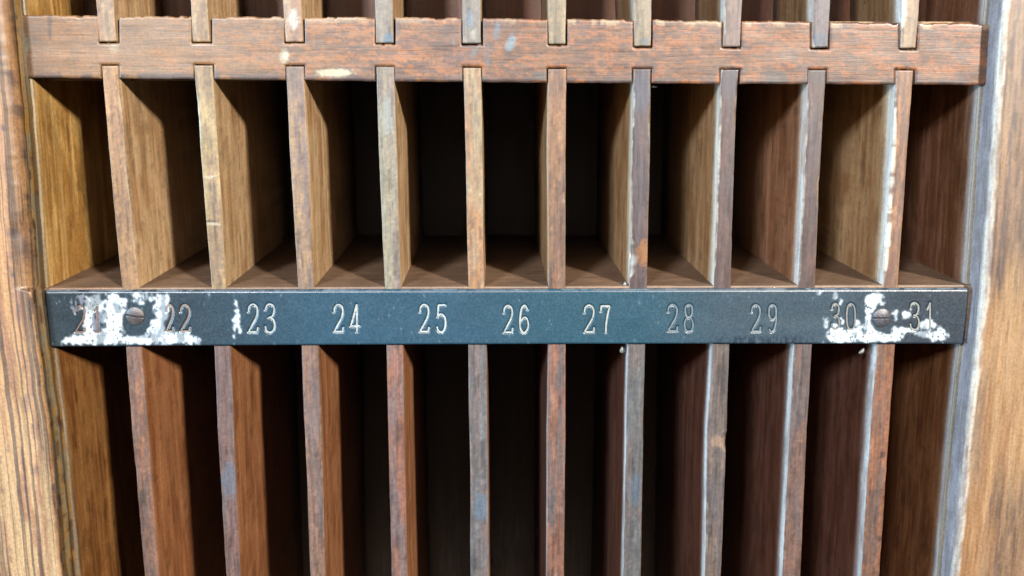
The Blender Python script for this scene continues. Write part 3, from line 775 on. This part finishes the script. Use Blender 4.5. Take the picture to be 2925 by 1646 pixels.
    base = mix(base, lin(40, 52, 62), (1 - sst(dist, 4.0, 7.0)) * 0.35 * (dist > 3.5))
    base = mix(base, lin(190, 200, 225), hal * 0.75 * sst(fbm(U / 14, Q / 30, 918), 0.3, 0.5))
    X, Z = PV(U, Q, PY0)
    film = WH.astype(float)
    kk_ = np.hanning(13) / np.hanning(13).sum()
    film = np.apply_along_axis(lambda a: np.convolve(a, kk_, 'same'), 0, film)
    film = np.apply_along_axis(lambda a: np.convolve(a, kk_, 'same'), 1, film)
    base = mix(base, lin(150, 172, 188), sst(film, 0.05, 0.6) * (0.25 + 0.6 * sst(fbm(U / 10, Q / 20, 921, 4), 0.4, 0.65)) * 0.8)
    base = mix(base * 0.175, mix(lin(232, 244, 250) * 0.31 * c, lin(190, 204, 214) * 0.2, sst(fbm(U / 26, Q / 40, 919, 4), 0.5, 0.68)), white)
    verts = np.stack([X, Yd, Z], -1).reshape(-1, 3); nb = nx * ny
    faces = []
    for j in range(ny - 1):
        r = j * nx
        for i in range(nx - 1):
            faces.append((r + i, r + nx + i, r + nx + i + 1, r + i + 1))
    cc = base.reshape(-1, 3)
    rim = [i for i in range(nx)] + [j * nx + nx - 1 for j in range(1, ny)] + [(ny - 1) * nx + i for i in range(nx - 2, -1, -1)] + [j * nx for j in range(ny - 2, 0, -1)]
    rv = verts[rim].copy(); rv[:, 1] = -0.00002
    n0 = nb; m = len(rim)
    verts = np.vstack([verts, rv]); cc = np.vstack([cc, cc[rim] * 0.6])
    for k in range(m):
        q = (k + 1) % m
        faces.append((rim[k], rim[q], n0 + q, n0 + k))
    faces.append(tuple(n0 + k for k in range(m)))
    return mesh_obj('number_strip', verts, faces, cc, M_PL, rack, True, 'blue painted metal strip with stamped numbers and peeling white patches')
plate = number_strip()

for txt, ls, col in STROKES:
    vs = []; fs = []
    for p in ls:
        t = np.gradient(p, axis=0); L_ = np.hypot(t[:, 0], t[:, 1])[:, None] + 1e-9
        nrm = np.stack([-t[:, 1], t[:, 0]], -1) / L_
        k = np.arange(len(p)) / max(1, len(p) - 1)
        hw = (2.45 * (0.82 + 0.18 * np.sin(k * math.pi)) * (0.85 + 0.3 * vn(k * 9, len(p), 77)))[:, None]
        base = len(vs)
        for off, dy in ((-1, 0.00010), (0, 0.00026), (1, 0.00010)):
            q = p + nrm * hw * off
            X, Z = PV(q[:, 0], q[:, 1], PY0)
            vs += [(x, PY0 + dy, z) for x, z in zip(X, Z)]
        n = len(p)
        for i in range(n - 1):
            for r in (0, 1):
                a = base + r * n + i
                fs.append((a, a + 1, a + n + 1, a + n))
    v = np.array(vs)
    cn = fbm(v[:, 0] * 900, v[:, 2] * 900, 950)
    cols = 0.25 * mix(lin(*col) * np.ones((len(v), 3)), lin(*col) * 0.6, sst(cn, 0.5, 0.7) * 0.7)
    o = mesh_obj('number', v, fs, cols, M_INK, plate, True, 'stamped number ' + txt)

def screw(px, py, r, ang, col, col2, label):
    X0, Z0 = P(px, py, PY0)
    R, A_ = 44, 120
    vs = []; cs = []; fs = []
    ca, sa = math.cos(ang), math.sin(ang)
    for i in range(R + 1):
        rr = i / R
        for k in range(A_):
            th = 2 * math.pi * k / A_
            x = rr * math.cos(th); z = rr * math.sin(th)
            h = 0.0007 * (1 - rr ** 2.4)
            s_ = abs(-x * sa + z * ca)
            sl = 1 - float(sst(s_, 0.05, 0.10))
            y = PY0 - 0.0001 - h + sl * 0.0006
            if i == R: y = PY0 + 0.0004
            vs.append((X0 + x * r, y, Z0 + z * r))
            n_ = float(fbm(x * 6 + px, z * 6, 960))
            c = col + (col2 - col) * float(sst(n_, 0.4, 0.6))
            cs.append(c * 0.26 * (0.12 if sl > 0.5 else 1) * (0.7 if rr > 0.93 else 1))
    for i in range(R):
        for k in range(A_):
            q = (k + 1) % A_
            fs.append((i * A_ + k, i * A_ + q, (i + 1) * A_ + q, (i + 1) * A_ + k))
    mesh_obj('screw', vs, fs, np.array(cs), M_SC, plate, True, label)
screw(386, 903, 0.0034, -0.16, lin(116, 106, 102), lin(98, 90, 88), 'dull brown slotted screw beside number 21')
screw(2519, 908, 0.0035, 0.03, lin(104, 106, 120), lin(92, 84, 82), 'slotted screw beside number 30')

# ------------------------------------------------------------------ small things stuck to the wood
def drop(px, py, rx, rz, Y, col, label, name='paint_drip', tilt=0):
    X, Z = P(px, py, Y)
    vs = []; fs = []; n, m = 10, 16
    for i in range(n + 1):
        ph = math.pi * i / n
        for k in range(m):
            th = 2 * math.pi * k / m
            zz = math.cos(ph) * rz; w = math.sin(ph) * (1 - 0.45 * math.cos(ph))
            x = w * rx * math.cos(th); y = w * rx * 0.7 * math.sin(th)
            vs.append((X + x + math.sin(tilt) * zz, Y + y, Z + zz * math.cos(tilt)))
    for i in range(n):
        for k in range(m):
            q = (k + 1) % m
            fs.append((i * m + k, (i + 1) * m + k, (i + 1) * m + q, i * m + q))
    mesh_obj(name, vs, fs, np.tile(col * 0.12, (len(vs), 1)), M_DR, rack, True, label)
drop(1778, 999, 0.0010, 0.0014, 0.004, lin(190, 184, 172), 'pale drip under the numbered strip below 27')
drop(2462, 1003, 0.0009, 0.0013, 0.004, lin(180, 174, 168), 'pale drip under the numbered strip below 30', tilt=0.5)
drop(1869, 245, 0.0012, 0.0008, 0.004, lin(140, 138, 136), 'grey blob under the cross rail')
drop(192, 1315, 0.0005, 0.0020, 0.0035, lin(30, 24, 22), 'dark splinter on the left side panel', 'splinter', tilt=0.35)
drop(1785, 812, 0.0007, 0.0010, 0.002, lin(180, 180, 176), 'pale crumb at the foot of the chipped dark divider')
